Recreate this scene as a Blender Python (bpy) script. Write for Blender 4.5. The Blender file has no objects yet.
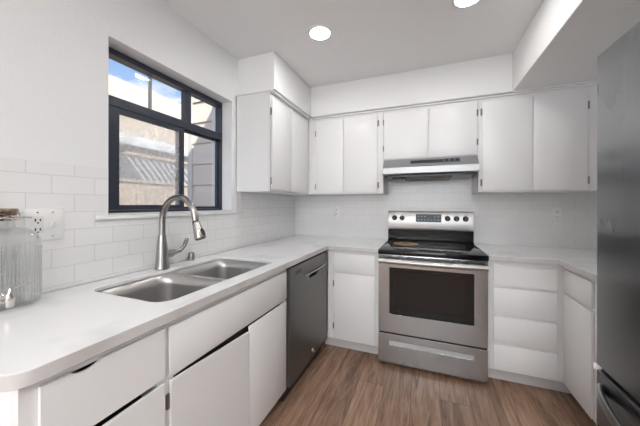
import bpy, bmesh, math
from mathutils import Vector, Matrix
from mathutils.geometry import tessellate_polygon

S = bpy.context.scene
COL = S.collection
R = math.radians
PI = math.pi

# ------------------------------------------------------------------ camera
CX, CY, CZ, YAW, F, HY, ROLL = 1.4334, -2.8544, 1.2718, 0.37265, 268.72, 204.67, 0.00198
cd = bpy.data.cameras.new('camera')
cam = bpy.data.objects.new('camera', cd)
COL.objects.link(cam)
cam.location = (CX, CY, CZ)
cam.rotation_euler = (Matrix.Rotation(YAW, 3, 'Z') @ Matrix.Rotation(PI / 2, 3, 'X') @ Matrix.Rotation(ROLL, 3, 'Z')).to_euler()
cd.sensor_width = 36.0
cd.lens = F / 640.0 * 36.0
cd.shift_y = -(213.0 - HY) / 640.0
cd.clip_start = 0.02
S.camera = cam

# ------------------------------------------------------------------ exposure
S.view_settings.view_transform = 'Standard'
S.view_settings.look = 'None'
S.view_settings.gamma = 1.0
S.view_settings.use_curve_mapping = False
S.view_settings.exposure = 0.25
LAMP = 86.0        # recessed lamps
FILL_PANEL = 11.0        # added fill light under the ceiling, unseen behind the camera
SUN = 6.0
SKY = 1.15

# ------------------------------------------------------------------ world: blue sky with clouds
w = bpy.data.worlds.new('sky')
S.world = w
w.use_nodes = True
nt = w.node_tree
nt.nodes.clear()
N = nt.nodes.new
out = N('ShaderNodeOutputWorld'); bg = N('ShaderNodeBackground')
tc = N('ShaderNodeTexCoord'); mp = N('ShaderNodeMapping'); nz = N('ShaderNodeTexNoise'); cr = N('ShaderNodeValToRGB')
sep = N('ShaderNodeSeparateXYZ'); gr = N('ShaderNodeValToRGB'); mx = N('ShaderNodeMixRGB')
mp.inputs['Scale'].default_value = (1.0, 1.0, 3.2)
nz.inputs['Scale'].default_value = 5.0; nz.inputs['Detail'].default_value = 6.0; nz.inputs['Roughness'].default_value = 0.55
cr.color_ramp.elements[0].position = 0.50; cr.color_ramp.elements[1].position = 0.68
gr.color_ramp.elements[0].position = 0.0; gr.color_ramp.elements[0].color = (0.55, 0.72, 0.92, 1)
gr.color_ramp.elements[1].position = 0.75; gr.color_ramp.elements[1].color = (0.05, 0.20, 0.62, 1)
mx.inputs['Color2'].default_value = (1.0, 1.0, 1.0, 1)
L = nt.links.new
L(tc.outputs['Generated'], mp.inputs['Vector']); L(mp.outputs['Vector'], nz.inputs['Vector'])
L(nz.outputs['Fac'], cr.inputs['Fac']); L(tc.outputs['Generated'], sep.inputs['Vector'])
L(sep.outputs['Z'], gr.inputs['Fac']); L(gr.outputs['Color'], mx.inputs['Color1']); L(cr.outputs['Color'], mx.inputs['Fac'])
L(mx.outputs['Color'], bg.inputs['Color']); L(bg.outputs['Background'], out.inputs['Surface'])
bg.inputs['Strength'].default_value = SKY

# ------------------------------------------------------------------ sun
sd = bpy.data.lights.new('sun', 'SUN'); sd.energy = SUN; sd.angle = R(0.6); sd.color = (1.0, 0.94, 0.84)
so = bpy.data.objects.new('sun', sd); COL.objects.link(so)
so.rotation_euler = Vector((0.55, -0.45, 0.80)).to_track_quat('Z', 'Y').to_euler()
so.location = (4, -4, 8)

# added fill lamp outside the made-up window behind the camera
ld = bpy.data.lights.new('rear_fill', 'AREA'); ld.shape = 'RECTANGLE'; ld.size = 2.2; ld.size_y = 0.97; ld.energy = 50.0; ld.color = (0.95, 0.975, 1.0)
lo_ = bpy.data.objects.new('rear_fill', ld); COL.objects.link(lo_); lo_.location = (1.45, -6.12, 1.635); lo_.rotation_euler = (R(90), 0, 0)

# daylight portals in the kitchen window and the added rear one
def portal(loc, rot, sx, sy):
    d = bpy.data.lights.new('daylight', 'AREA'); d.shape = 'RECTANGLE'; d.size = sx; d.size_y = sy
    d.cycles.is_portal = True
    o = bpy.data.objects.new('daylight', d); COL.objects.link(o); o.location = loc; o.rotation_euler = rot
portal((1.45, -6.05, 1.635), (R(90), 0, 0), 2.2, 0.97)
portal((-0.17, -1.565, 1.655), (R(90), 0, R(-90)), 0.88, 0.86)

# ------------------------------------------------------------------ materials
def lin(c):
    return tuple(((v / 12.92) if v <= 0.04045 else ((v + 0.055) / 1.055) ** 2.4) for v in [q / 255.0 for q in c])

def mat(name, col, rough=0.5, metal=0.0, spec=0.5, coat=0.0, emit=None, es=0.0, bump=None, colvar=None, roughvar=None, aniso=0.0):
    """principled surface; bump=(scale xyz, strength, distance); colvar=(scale xyz, other colour, lo, hi); roughvar=(scale xyz, r0, r1)"""
    m = bpy.data.materials.new(name); m.use_nodes = True
    t = m.node_tree; b = t.nodes['Principled BSDF']
    b.inputs['Base Color'].default_value = (*col, 1); b.inputs['Roughness'].default_value = rough
    b.inputs['Metallic'].default_value = metal; b.inputs['Specular IOR Level'].default_value = spec
    b.inputs['Coat Weight'].default_value = coat; b.inputs['Coat Roughness'].default_value = 0.05
    b.inputs['Anisotropic'].default_value = aniso
    if emit: b.inputs['Emission Color'].default_value = (*emit, 1); b.inputs['Emission Strength'].default_value = es
    def noise(sc, detail=3.0):
        g = t.nodes.new('ShaderNodeNewGeometry'); p = t.nodes.new('ShaderNodeMapping'); n = t.nodes.new('ShaderNodeTexNoise')
        p.inputs['Scale'].default_value = sc; n.inputs['Scale'].default_value = 1.0; n.inputs['Detail'].default_value = detail
        t.links.new(g.outputs['Position'], p.inputs['Vector']); t.links.new(p.outputs['Vector'], n.inputs['Vector'])
        return n
    if bump:
        n = noise(bump[0]); bp = t.nodes.new('ShaderNodeBump')
        bp.inputs['Strength'].default_value = bump[1]; bp.inputs['Distance'].default_value = bump[2]
        t.links.new(n.outputs['Fac'], bp.inputs['Height']); t.links.new(bp.outputs['Normal'], b.inputs['Normal'])
    if colvar:
        n = noise(colvar[0], 5.0); r = t.nodes.new('ShaderNodeMapRange'); x = t.nodes.new('ShaderNodeMixRGB')
        r.inputs['From Min'].default_value = colvar[2]; r.inputs['From Max'].default_value = colvar[3]
        x.inputs['Color1'].default_value = (*col, 1); x.inputs['Color2'].default_value = (*colvar[1], 1)
        t.links.new(n.outputs['Fac'], r.inputs['Value']); t.links.new(r.outputs['Result'], x.inputs['Fac']); t.links.new(x.outputs['Color'], b.inputs['Base Color'])
    if roughvar:
        n = noise(roughvar[0], 4.0); r = t.nodes.new('ShaderNodeMapRange')
        r.inputs['From Min'].default_value = 0.3; r.inputs['From Max'].default_value = 0.7
        r.inputs['To Min'].default_value = roughvar[1]; r.inputs['To Max'].default_value = roughvar[2]
        t.links.new(n.outputs['Fac'], r.inputs['Value']); t.links.new(r.outputs['Result'], b.inputs['Roughness'])
    return m

M = {}
M['wall'] = mat('orange_peel_white_paint', (0.80, 0.80, 0.805), 0.42, bump=((70, 70, 70), 0.35, 0.004))
M['ceiling'] = mat('ceiling_white_paint', (0.88, 0.88, 0.88), 0.6, bump=((60, 60, 60), 0.12, 0.003))
M['soffit'] = mat('soffit_white_paint', (0.86, 0.855, 0.85), 0.5, bump=((60, 60, 60), 0.15, 0.003))
M['cab'] = mat('white_cabinet_paint', (0.83, 0.825, 0.825), 0.33, bump=((14, 14, 14), 0.04, 0.002))
M['cabshade'] = mat('cabinet_inner_shade', (0.06, 0.052, 0.048), 0.8)  # near-black tone stands in for the shade inside the cabinets
M['frame'] = mat('white_frame_paint', (0.80, 0.79, 0.785), 0.4)
M['trim'] = mat('white_trim_paint', (0.82, 0.815, 0.81), 0.35)
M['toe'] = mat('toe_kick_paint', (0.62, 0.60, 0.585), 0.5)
M['quartz'] = mat('white_quartz', (0.82, 0.82, 0.82), 0.16, colvar=((5, 5, 5), (0.64, 0.64, 0.65), 0.52, 0.78))
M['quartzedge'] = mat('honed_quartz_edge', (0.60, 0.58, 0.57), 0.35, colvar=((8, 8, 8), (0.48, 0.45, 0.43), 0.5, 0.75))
M['steel'] = mat('brushed_steel', (0.43, 0.44, 0.455), 0.22, 1.0, aniso=0.4, bump=((3, 3, 500), 0.05, 0.001))
M['steelp'] = mat('steel_control_panel', (0.56, 0.55, 0.54), 0.42, 1.0, aniso=0.3)
M['steelh'] = mat('brushed_steel_hood', (0.42, 0.425, 0.43), 0.42, 1.0, aniso=0.3, bump=((3, 400, 400), 0.05, 0.001))
M['sink'] = mat('brushed_steel_sink', (0.55, 0.54, 0.53), 0.40, 1.0, bump=((200, 6, 6), 0.04, 0.001))
M['nickel'] = mat('brushed_nickel', (0.37, 0.35, 0.335), 0.27, 1.0)
M['chrome'] = mat('polished_metal', (0.66, 0.62, 0.60), 0.12, 1.0)
M['hinge'] = mat('hinge_metal', (0.30, 0.28, 0.26), 0.35, 1.0)
M['slate'] = mat('slate_steel', (0.165, 0.160, 0.155), 0.34, 0.85, bump=((4, 4, 400), 0.04, 0.001))
M['fridge'] = mat('dark_stainless', (0.25, 0.255, 0.262), 0.26, 1.0, roughvar=((3, 3, 0.8), 0.24, 0.32), bump=((2.2, 2.2, 1.2), 0.02, 0.02))
M['fridgeh'] = mat('fridge_handle_steel', (0.34, 0.34, 0.35), 0.28, 1.0)
M['case'] = mat('grey_case', (0.12, 0.12, 0.125), 0.5)
M['blackgl'] = mat('black_glass', (0.005, 0.005, 0.006), 0.06, spec=0.4)
M['black'] = mat('black_plastic', (0.012, 0.012, 0.013), 0.35)
M['blackm'] = mat('black_enamel', (0.006, 0.006, 0.006), 0.16, spec=0.3)
M['gap'] = mat('dark_seam', (0.015, 0.013, 0.012), 0.7)
M['winframe'] = mat('dark_blue_grey_aluminium', (0.034, 0.041, 0.060), 0.36, 0.2)
M['plate'] = mat('white_plate_plastic', (0.86, 0.86, 0.85), 0.3)
M['slot'] = mat('socket_slot', (0.03, 0.03, 0.03), 0.5)
M['lampring'] = mat('lamp_trim_white', (0.85, 0.85, 0.85), 0.4)
M['lamp'] = mat('lamp_lens', (1, 1, 1), 0.4, emit=(1.0, 0.99, 0.985), es=LAMP)
M['fillpanel'] = mat('fill_panel_lens', (1, 1, 1), 0.4, emit=(1.0, 0.99, 0.98), es=FILL_PANEL)  # added glow that brightens the kitchen from behind
M['copper'] = mat('bronze_lid', (0.36, 0.25, 0.18), 0.25, 0.95)
M['brownring'] = mat('orange_brown_ring', (0.62, 0.34, 0.12), 0.12, colvar=((14, 40, 1), (0.10, 0.05, 0.02), 0.5, 0.75))  # orange-brown ring colour broken up by dark brown noise
M['ring'] = mat('burner_ring_grey', (0.05, 0.05, 0.052), 0.2)
M['disp'] = mat('range_display', (0.020, 0.027, 0.038), 0.2, spec=0.25, emit=(0.20, 0.32, 0.48), es=0.02)
M['mark'] = mat('display_mark', (0.16, 0.20, 0.25), 0.3, emit=(0.5, 0.7, 0.9), es=0.04)
M['lens'] = mat('oven_window_glass', (0.016, 0.011, 0.009), 0.10, spec=0.3)
M['mesh'] = mat('hood_filter', (0.12, 0.115, 0.11), 0.45, 0.8)
M['siding'] = mat('beige_siding', (0.78, 0.70, 0.61), 0.7)
M['sidingtrim'] = mat('siding_corner_board', (0.70, 0.66, 0.62), 0.7)
M['stucco'] = mat('grey_stucco', (0.80, 0.79, 0.78), 0.85, bump=((40, 40, 40), 0.3, 0.01))
M['roof'] = mat('tan_shingle', (0.66, 0.55, 0.42), 0.85, colvar=((9, 9, 9), (0.52, 0.43, 0.34), 0.4, 0.7))
M['fascia'] = mat('white_fascia', (0.85, 0.85, 0.83), 0.6)
M['fence'] = mat('weathered_fence', (0.66, 0.53, 0.40), 0.85, colvar=((20, 20, 2), (0.46, 0.37, 0.29), 0.4, 0.7))
M['lattice'] = mat('pale_lattice', (0.62, 0.60, 0.57), 0.7)
M['soil'] = mat('yard_soil', (0.28, 0.24, 0.19), 0.95)
M['pipe'] = mat('grey_pipe', (0.42, 0.43, 0.45), 0.5)

def tile_mat(name, axes, off, grout=(0.66, 0.655, 0.65)):
    m = bpy.data.materials.new(name); m.use_nodes = True
    t = m.node_tree; b = t.nodes['Principled BSDF']
    g = t.nodes.new('ShaderNodeNewGeometry'); s = t.nodes.new('ShaderNodeSeparateXYZ'); c = t.nodes.new('ShaderNodeCombineXYZ')
    a = t.nodes.new('ShaderNodeVectorMath'); a.operation = 'SUBTRACT'; a.inputs[1].default_value = (off[0], off[1], 0)
    br = t.nodes.new('ShaderNodeTexBrick'); bp = t.nodes.new('ShaderNodeBump')
    br.offset = 0.5; br.squash = 1.0
    br.inputs['Scale'].default_value = 1.0; br.inputs['Brick Width'].default_value = 0.1545; br.inputs['Row Height'].default_value = 0.0766
    br.inputs['Mortar Size'].default_value = 0.0016; br.inputs['Mortar Smooth'].default_value = 0.3; br.inputs['Bias'].default_value = 0.0
    br.inputs['Color1'].default_value = (0.83, 0.825, 0.82, 1); br.inputs['Color2'].default_value = (0.80, 0.795, 0.79, 1)
    br.inputs['Mortar'].default_value = (*grout, 1)
    bp.inputs['Strength'].default_value = 0.35; bp.inputs['Distance'].default_value = 0.002; bp.invert = True
    b.inputs['Roughness'].default_value = 0.2
    l = t.links.new
    l(g.outputs['Position'], s.inputs['Vector']); l(s.outputs[axes[0]], c.inputs['X']); l(s.outputs[axes[1]], c.inputs['Y'])
    l(c.outputs['Vector'], a.inputs[0]); l(a.outputs['Vector'], br.inputs['Vector'])
    l(br.outputs['Color'], b.inputs['Base Color']); l(br.outputs['Fac'], bp.inputs['Height']); l(bp.outputs['Normal'], b.inputs['Normal'])
    return m
M['tileL'] = tile_mat('white_subway_tile', ('Y', 'Z'), (-2.306 - 0.1545 * 20, 1.392 - 0.0766 * 21))
M['tileB'] = tile_mat('white_subway_tile', ('X', 'Z'), (-0.03 - 0.1545 * 20, 1.392 - 0.0766 * 21), (0.72, 0.715, 0.71))

def wood_floor():
    m = bpy.data.materials.new('brown_plank_floor'); m.use_nodes = True
    t = m.node_tree; b = t.nodes['Principled BSDF']; n = t.nodes.new; l = t.links.new
    g = n('ShaderNodeNewGeometry'); s = n('ShaderNodeSeparateXYZ'); c = n('ShaderNodeCombineXYZ')
    l(g.outputs['Position'], s.inputs['Vector']); l(s.outputs['Y'], c.inputs['X']); l(s.outputs['X'], c.inputs['Y'])
    ad = n('ShaderNodeVectorMath'); ad.operation = 'ADD'; ad.inputs[1].default_value = (20.0, 20.07, 0); l(c.outputs['Vector'], ad.inputs[0])
    br = n('ShaderNodeTexBrick'); br.offset = 0.37; br.offset_frequency = 3
    br.inputs['Scale'].default_value = 1.0; br.inputs['Brick Width'].default_value = 1.22; br.inputs['Row Height'].default_value = 0.18
    br.inputs['Mortar Size'].default_value = 0.0012; br.inputs['Mortar Smooth'].default_value = 0.2
    br.inputs['Color1'].default_value = (0, 0, 0, 1); br.inputs['Color2'].default_value = (1, 1, 1, 1); br.inputs['Mortar'].default_value = (0.5, 0.5, 0.5, 1)
    l(ad.outputs['Vector'], br.inputs['Vector'])
    # grain, shifted per plank
    sc = n('ShaderNodeVectorMath'); sc.operation = 'MULTIPLY_ADD'
    sc.inputs[1].default_value = (1.7, 15.0, 1.0); l(ad.outputs['Vector'], sc.inputs[0])
    sh = n('ShaderNodeVectorMath'); sh.operation = 'SCALE'; sh.inputs['Scale'].default_value = 7.0; l(br.outputs['Color'], sh.inputs[0]); l(sh.outputs['Vector'], sc.inputs[2])
    g1 = n('ShaderNodeTexNoise'); g1.inputs['Scale'].default_value = 1.0; g1.inputs['Detail'].default_value = 6.0; g1.inputs['Roughness'].default_value = 0.6; g1.inputs['Distortion'].default_value = 1.4
    l(sc.outputs['Vector'], g1.inputs['Vector'])
    s2 = n('ShaderNodeVectorMath'); s2.operation = 'MULTIPLY'; s2.inputs[1].default_value = (5.0, 9.0, 1.0); l(sc.outputs['Vector'], s2.inputs[0])
    g2 = n('ShaderNodeTexNoise'); g2.inputs['Scale'].default_value = 1.0; g2.inputs['Detail'].default_value = 3.0; l(s2.outputs['Vector'], g2.inputs['Vector'])
    mixn = n('ShaderNodeMath'); mixn.operation = 'MULTIPLY_ADD'; mixn.inputs[1].default_value = 0.45; l(g2.outputs['Fac'], mixn.inputs[0]); l(g1.outputs['Fac'], mixn.inputs[2])
    rp = n('ShaderNodeValToRGB'); e = rp.color_ramp.elements
    e[0].position = 0.45; e[0].color = (*lin((84, 61, 48)), 1); e[1].position = 1.0; e[1].color = (*lin((182, 151, 128)), 1)
    k = rp.color_ramp.elements.new(0.62); k.color = (*lin((127, 98, 79)), 1)
    k = rp.color_ramp.elements.new(0.78); k.color = (*lin((155, 124, 102)), 1)
    l(mixn.outputs['Value'], rp.inputs['Fac'])
    hv = n('ShaderNodeHueSaturation'); vr = n('ShaderNodeMapRange'); vr.inputs['To Min'].default_value = 0.80; vr.inputs['To Max'].default_value = 1.12
    l(br.outputs['Color'], vr.inputs['Value']); l(vr.outputs['Result'], hv.inputs['Value']); l(rp.outputs['Color'], hv.inputs['Color'])
    mo = n('ShaderNodeMixRGB'); mo.inputs['Color2'].default_value = (*lin((62, 44, 34)), 1); l(br.outputs['Fac'], mo.inputs['Fac']); l(hv.outputs['Color'], mo.inputs['Color1'])
    l(mo.outputs['Color'], b.inputs['Base Color'])
    b.inputs['Roughness'].default_value = 0.38
    bp = n('ShaderNodeBump'); bp.inputs['Strength'].default_value = 0.12; bp.inputs['Distance'].default_value = 0.003; l(mixn.outputs['Value'], bp.inputs['Height']); l(bp.outputs['Normal'], b.inputs['Normal'])
    return m
M['floor'] = wood_floor()

def thin_glass(name, tint, refl=0.08, haze=0.0, hazecol=(0.8, 0.8, 0.78), edge=0.5):
    """clear pane: transparent + mirror reflection by viewing angle + a film of dust"""
    m = bpy.data.materials.new(name); m.use_nodes = True
    t = m.node_tree; t.nodes.clear(); n = t.nodes.new; l = t.links.new
    o = n('ShaderNodeOutputMaterial'); tr = n('ShaderNodeBsdfTransparent'); gl = n('ShaderNodeBsdfGlossy'); lw = n('ShaderNodeLayerWeight')
    mr = n('ShaderNodeMapRange'); a = n('ShaderNodeMixShader'); tr.inputs['Color'].default_value = (*tint, 1); gl.inputs['Roughness'].default_value = 0.03
    lw.inputs['Blend'].default_value = 0.3; mr.inputs['To Min'].default_value = refl; mr.inputs['To Max'].default_value = edge
    l(lw.outputs['Facing'], mr.inputs['Value']); l(mr.outputs['Result'], a.inputs['Fac']); l(tr.outputs['BSDF'], a.inputs[1]); l(gl.outputs['BSDF'], a.inputs[2])
    if haze:
        d = n('ShaderNodeBsdfDiffuse'); d.inputs['Color'].default_value = (*hazecol, 1); tl = n('ShaderNodeBsdfTranslucent'); tl.inputs['Color'].default_value = (*hazecol, 1)
        dm = n('ShaderNodeMixShader'); dm.inputs['Fac'].default_value = 0.6; l(d.outputs['BSDF'], dm.inputs[1]); l(tl.outputs['BSDF'], dm.inputs[2])
        g = n('ShaderNodeNewGeometry'); z = n('ShaderNodeTexNoise'); z.inputs['Scale'].default_value = 9.0; z.inputs['Detail'].default_value = 6.0
        l(g.outputs['Position'], z.inputs['Vector'])
        r2 = n('ShaderNodeMapRange'); r2.inputs['From Min'].default_value = 0.3; r2.inputs['From Max'].default_value = 0.7; r2.inputs['To Min'].default_value = haze * 0.7; r2.inputs['To Max'].default_value = haze * 1.3
        l(z.outputs['Fac'], r2.inputs['Value'])
        c = n('ShaderNodeMixShader'); l(r2.outputs['Result'], c.inputs['Fac']); l(a.outputs['Shader'], c.inputs[1]); l(dm.outputs['Shader'], c.inputs[2]); l(c.outputs['Shader'], o.inputs['Surface'])
    else:
        l(a.outputs['Shader'], o.inputs['Surface'])
    return m
M['glass'] = thin_glass('window_glass', (0.97, 0.98, 0.98), 0.02, edge=0.25)
M['dirty'] = thin_glass('dusty_window_glass', (0.96, 0.97, 0.97), 0.03, haze=0.30, edge=0.3)
M['jar'] = thin_glass('clear_jar_glass', (0.975, 0.98, 0.98), 0.04, haze=0.05, hazecol=(0.9, 0.9, 0.9), edge=0.75)
M['rib'] = thin_glass('ribbed_jar_glass', (0.965, 0.97, 0.97), 0.05, haze=0.18, hazecol=(0.92, 0.92, 0.92), edge=0.7)

# ------------------------------------------------------------------ mesh helpers
class FR:
    """axis aligned working frame: u along the run, d out of the wall, z up"""
    def __init__(s, kind): s.k = kind
    def p(s, u, d, z):
        if s.k == 'L': return Vector((d, u, z))
        if s.k == 'B': return Vector((u, -d, z))
        if s.k == 'R': return Vector((2.90 - d, u, z))
        if s.k == 'T': return Vector((u, d, z))      # plan: u = x, d = y
LW, BK, RT, TOP = FR('L'), FR('B'), FR('R'), FR('T')

def box(bm, fr, u0, u1, d0, d1, z0, z1, bev=0.0, seg=2):
    a = fr.p(u0, d0, z0); b = fr.p(u1, d1, z1)
    lo = Vector(map(min, a, b)); hi = Vector(map(max, a, b)); c = (lo + hi) / 2; s = hi - lo
    r = bmesh.ops.create_cube(bm, size=1.0, matrix=Matrix.Translation(c) @ Matrix.Diagonal((*s, 1)))
    if bev > 0:
        es = list({e for v in r['verts'] for e in v.link_edges})
        bmesh.ops.bevel(bm, geom=es, offset=min(bev, min(s) * 0.45), segments=seg, affect='EDGES', profile=0.5)
    return bm

def plate(bm, fr, outer, holes=(), d0=0.0, d1=0.01, plane='uz'):
    """polygon with holes, given thickness. plane 'uz' extrudes along d, plane 'xy' extrudes along z, plane 'dz' extrudes along u"""
    loops = [list(outer)] + [list(h) for h in holes]
    flat = [q for lp in loops for q in lp]
    tris = tessellate_polygon([[Vector((x, y, 0)) for x, y in lp] for lp in loops])
    def P(x, y, t):
        if plane == 'uz': return fr.p(x, t, y)
        if plane == 'dz': return fr.p(t, x, y)
        return Vector((x, y, t))
    va = [bm.verts.new(P(x, y, d0)) for x, y in flat]; vb = [bm.verts.new(P(x, y, d1)) for x, y in flat]
    fs = []
    for i, j, k in tris:
        fs.append(bm.faces.new((va[i], va[j], va[k]))); fs.append(bm.faces.new((vb[k], vb[j], vb[i])))
    o = 0
    for lp in loops:
        n = len(lp)
        for i in range(n):
            j = (i + 1) % n
            fs.append(bm.faces.new((va[o + i], vb[o + i], vb[o + j], va[o + j])))
        o += n
    bmesh.ops.dissolve_limit(bm, angle_limit=R(0.5), verts=list(set(va + vb)), edges=list({e for f in fs for e in f.edges}))
    bmesh.ops.recalc_face_normals(bm, faces=bm.faces[:])
    return bm

def rrect(x0, x1, y0, y1, r, n=6):
    if not isinstance(r, (list, tuple)): r = [r] * 4
    pts = []
    for (cx, cy, a0, q) in ((x1, y1, 0, r[0]), (x0, y1, 90, r[1]), (x0, y0, 180, r[2]), (x1, y0, 270, r[3])):
        ox = cx - q if cx == x1 else cx + q; oy = cy - q if cy == y1 else cy + q
        if q <= 0: pts.append((cx, cy)); continue
        for i in range(n + 1):
            a = R(a0 + 90 * i / n); pts.append((ox + q * math.cos(a), oy + q * math.sin(a)))
    return pts

def loft(bm, rings, close=True, cap0=False, cap1=False):
    vs = [[bm.verts.new(p) for p in r] for r in rings]
    n = len(rings[0])
    for a, b in zip(vs, vs[1:]):
        for i in range(n if close else n - 1):
            j = (i + 1) % n
            bm.faces.new((a[i], a[j], b[j], b[i]))
    if cap0: bm.faces.new(list(reversed(vs[0])))
    if cap1: bm.faces.new(vs[-1])
    bmesh.ops.recalc_face_normals(bm, faces=bm.faces[:])
    return bm

def lathe(bm, prof, c, axis='z', n=28, cap=True):
    """prof: list of (radius, height along axis)"""
    rings = []
    for r, h in prof:
        ring = []
        for i in range(n):
            a = 2 * PI * i / n; x, y = max(r, 1e-4) * math.cos(a), max(r, 1e-4) * math.sin(a)
            q = {'z': (x, y, h), 'x': (h, x, y), 'y': (x, h, y), '-y': (x, -h, y), '-x': (-h, x, y)}[axis]
            ring.append(Vector(c) + Vector(q))
        rings.append(ring)
    return loft(bm, rings, True, cap, cap)

def tube(bm, pts, rad, n=12, cap=True):
    pts = [Vector(p) for p in pts]; rad = rad if isinstance(rad, (list, tuple)) else [rad] * len(pts)
    rings = []; ref = None
    for i, p in enumerate(pts):
        t = (pts[min(i + 1, len(pts) - 1)] - pts[max(i - 1, 0)]).normalized()
        if ref is None: ref = t.orthogonal().normalized()
        ref = (ref - t * ref.dot(t)).normalized(); b = t.cross(ref)
        rings.append([p + (ref * math.cos(2 * PI * k / n) + b * math.sin(2 * PI * k / n)) * rad[i] for k in range(n)])
    return loft(bm, rings, True, cap, cap)

def BM(): return bmesh.new()

ORG = {}
def obj(name, bm, m, parent=None, origin=None, bevel=0.0):
    o_ = Vector(origin) if origin is not None else (ORG[parent.as_pointer()] if parent else Vector((0, 0, 0)))
    bmesh.ops.translate(bm, verts=bm.verts[:], vec=-o_)
    me = bpy.data.meshes.new(name); bm.to_mesh(me); bm.free()
    me.materials.append(m); me.shade_smooth(); me.set_sharp_from_angle(angle=R(32))
    o = bpy.data.objects.new(name, me); COL.objects.link(o)
    if parent: o.parent = parent
    else: o.location = o_
    ORG[o.as_pointer()] = o_
    if bevel:
        b = o.modifiers.new('edge', 'BEVEL'); b.width = bevel; b.segments = 3; b.limit_method = 'ANGLE'; b.angle_limit = R(50); b.harden_normals = True
    return o

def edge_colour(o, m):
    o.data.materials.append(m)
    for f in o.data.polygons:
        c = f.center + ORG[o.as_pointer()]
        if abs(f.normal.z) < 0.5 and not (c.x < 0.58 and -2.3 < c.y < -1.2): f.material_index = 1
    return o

def tag(o, label, cat, group=None):
    o['label'] = label; o['category'] = cat
    if group: o['group'] = group
    return o

def thing(name, loc, label, cat, group=None):
    o = bpy.data.objects.new(name, None); COL.objects.link(o); o.location = loc; o.empty_display_size = 0.05
    ORG[o.as_pointer()] = Vector(loc)
    return tag(o, label, cat, group)

def struct(name, bm, m, parent=None, bevel=0.0):
    o = obj(name, bm, m, parent, bevel=bevel); o['kind'] = 'structure'; return o

def dup(root, loc, label, group=None):
    r = root.copy(); COL.objects.link(r); r.location = loc; r['label'] = label
    if group: r['group'] = group
    for ch in list(root.children):
        c = ch.copy(); COL.objects.link(c); c.parent = r
        for g in list(ch.children):
            d = g.copy(); COL.objects.link(d); d.parent = c
    return r

# ================================================================== THE SETTING
HC, CT = 0.9135, 0.036            # counter top and thickness
CB = HC - CT                      # underside of the counter
ZC, ZT, ZU = 2.463, 2.164, 1.376  # ceiling, soffit underside, underside of wall cabinets
WY0, WY1, WZ0, WZ1 = -2.013, -1.118, 1.222, 2.092   # window opening
RX, RY = 2.90, -6.0

b = BM(); box(b, TOP, -0.2, RX + 0.15, RY - 0.15, 0.15, -0.1, 0.0); struct('floor', b, M['floor'])
b = BM(); box(b, TOP, -0.2, RX + 0.15, RY - 0.15, 0.15, ZC, ZC + 0.15); struct('ceiling', b, M['ceiling'])
b = BM(); plate(b, LW, [(RY - .15, 0), (0.15, 0), (0.15, ZC), (RY - .15, ZC)], [[(WY0, WZ0), (WY1, WZ0), (WY1, WZ1), (WY0, WZ1)]], -0.2, 0.0); struct('wall_left', b, M['wall'])
b = BM(); box(b, TOP, 0, RX, 0, 0.15, 0, ZC); struct('wall_back', b, M['wall'])
b = BM(); box(b, TOP, RX, RX + 0.15, RY - 0.15, 0.15, 0, ZC); struct('wall_right', b, M['wall'])
b = BM(); plate(b, BK, [(0, 0), (RX, 0), (RX, ZC), (0, ZC)], [[(0.35, 1.15), (2.55, 1.15), (2.55, 2.12), (0.35, 2.12)]], -RY, -RY + 0.15); struct('wall_front', b, M['wall'])
# added unseen window in the rear wall, an opening for fill light
d1 = BM()
for u0, u1 in ((0.352, 0.41), (2.49, 2.548), (1.42, 1.48)): box(d1, BK, u0, u1, 6.03, 6.10, 1.152, 2.118)
box(d1, BK, 0.352, 2.548, 6.03, 6.10, 1.152, 1.20); box(d1, BK, 0.352, 2.548, 6.03, 6.10, 2.07, 2.118)
dr = struct('fill_window', d1, M['winframe'])
b = BM(); box(b, BK, 0.41, 1.42, 6.06, 6.066, 1.20, 2.07); box(b, BK, 1.48, 2.49, 6.06, 6.066, 1.20, 2.07); struct('pane', b, M['glass'], dr)

# dropped soffits above the wall cabinets
b = BM(); box(b, LW, -1.046, -0.001, 0.001, 0.345, ZT, ZC - 0.001); struct('soffit_left', b, M['soffit'], bevel=0.004)
b = BM(); box(b, BK, 0.347, 2.07, 0.001, 0.345, ZT, ZC - 0.001); struct('soffit_back', b, M['soffit'])
b = BM(); box(b, TOP, 2.071, RX - 0.001, -4.2, -0.001, ZT, ZC - 0.001); struct('soffit_right', b, M['soffit'], bevel=0.004)

# subway tile
b = BM(); plate(b, LW, [(-2.9, HC + .001), (-0.009, HC + .001), (-0.009, ZU - .001), (-1.02, ZU - .001), (-1.02, WZ0 - .006), (-2.016, WZ0 - .006), (-2.016, 1.442), (-2.9, 1.442)], [], 0.0005, 0.0075)
struct('wall_tile_left', b, M['tileL'], bevel=0.002)
b = BM(); plate(b, BK, [(0.001, HC + .001), (RX - .001, HC + .001), (RX - .001, ZU - .001), (1.840, ZU - .001), (1.840, 1.70), (1.074, 1.70), (1.074, ZU - .001), (0.001, ZU - .001)], [], 0.0005, 0.0075)
struct('wall_tile_back', b, M['tileB'])

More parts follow.
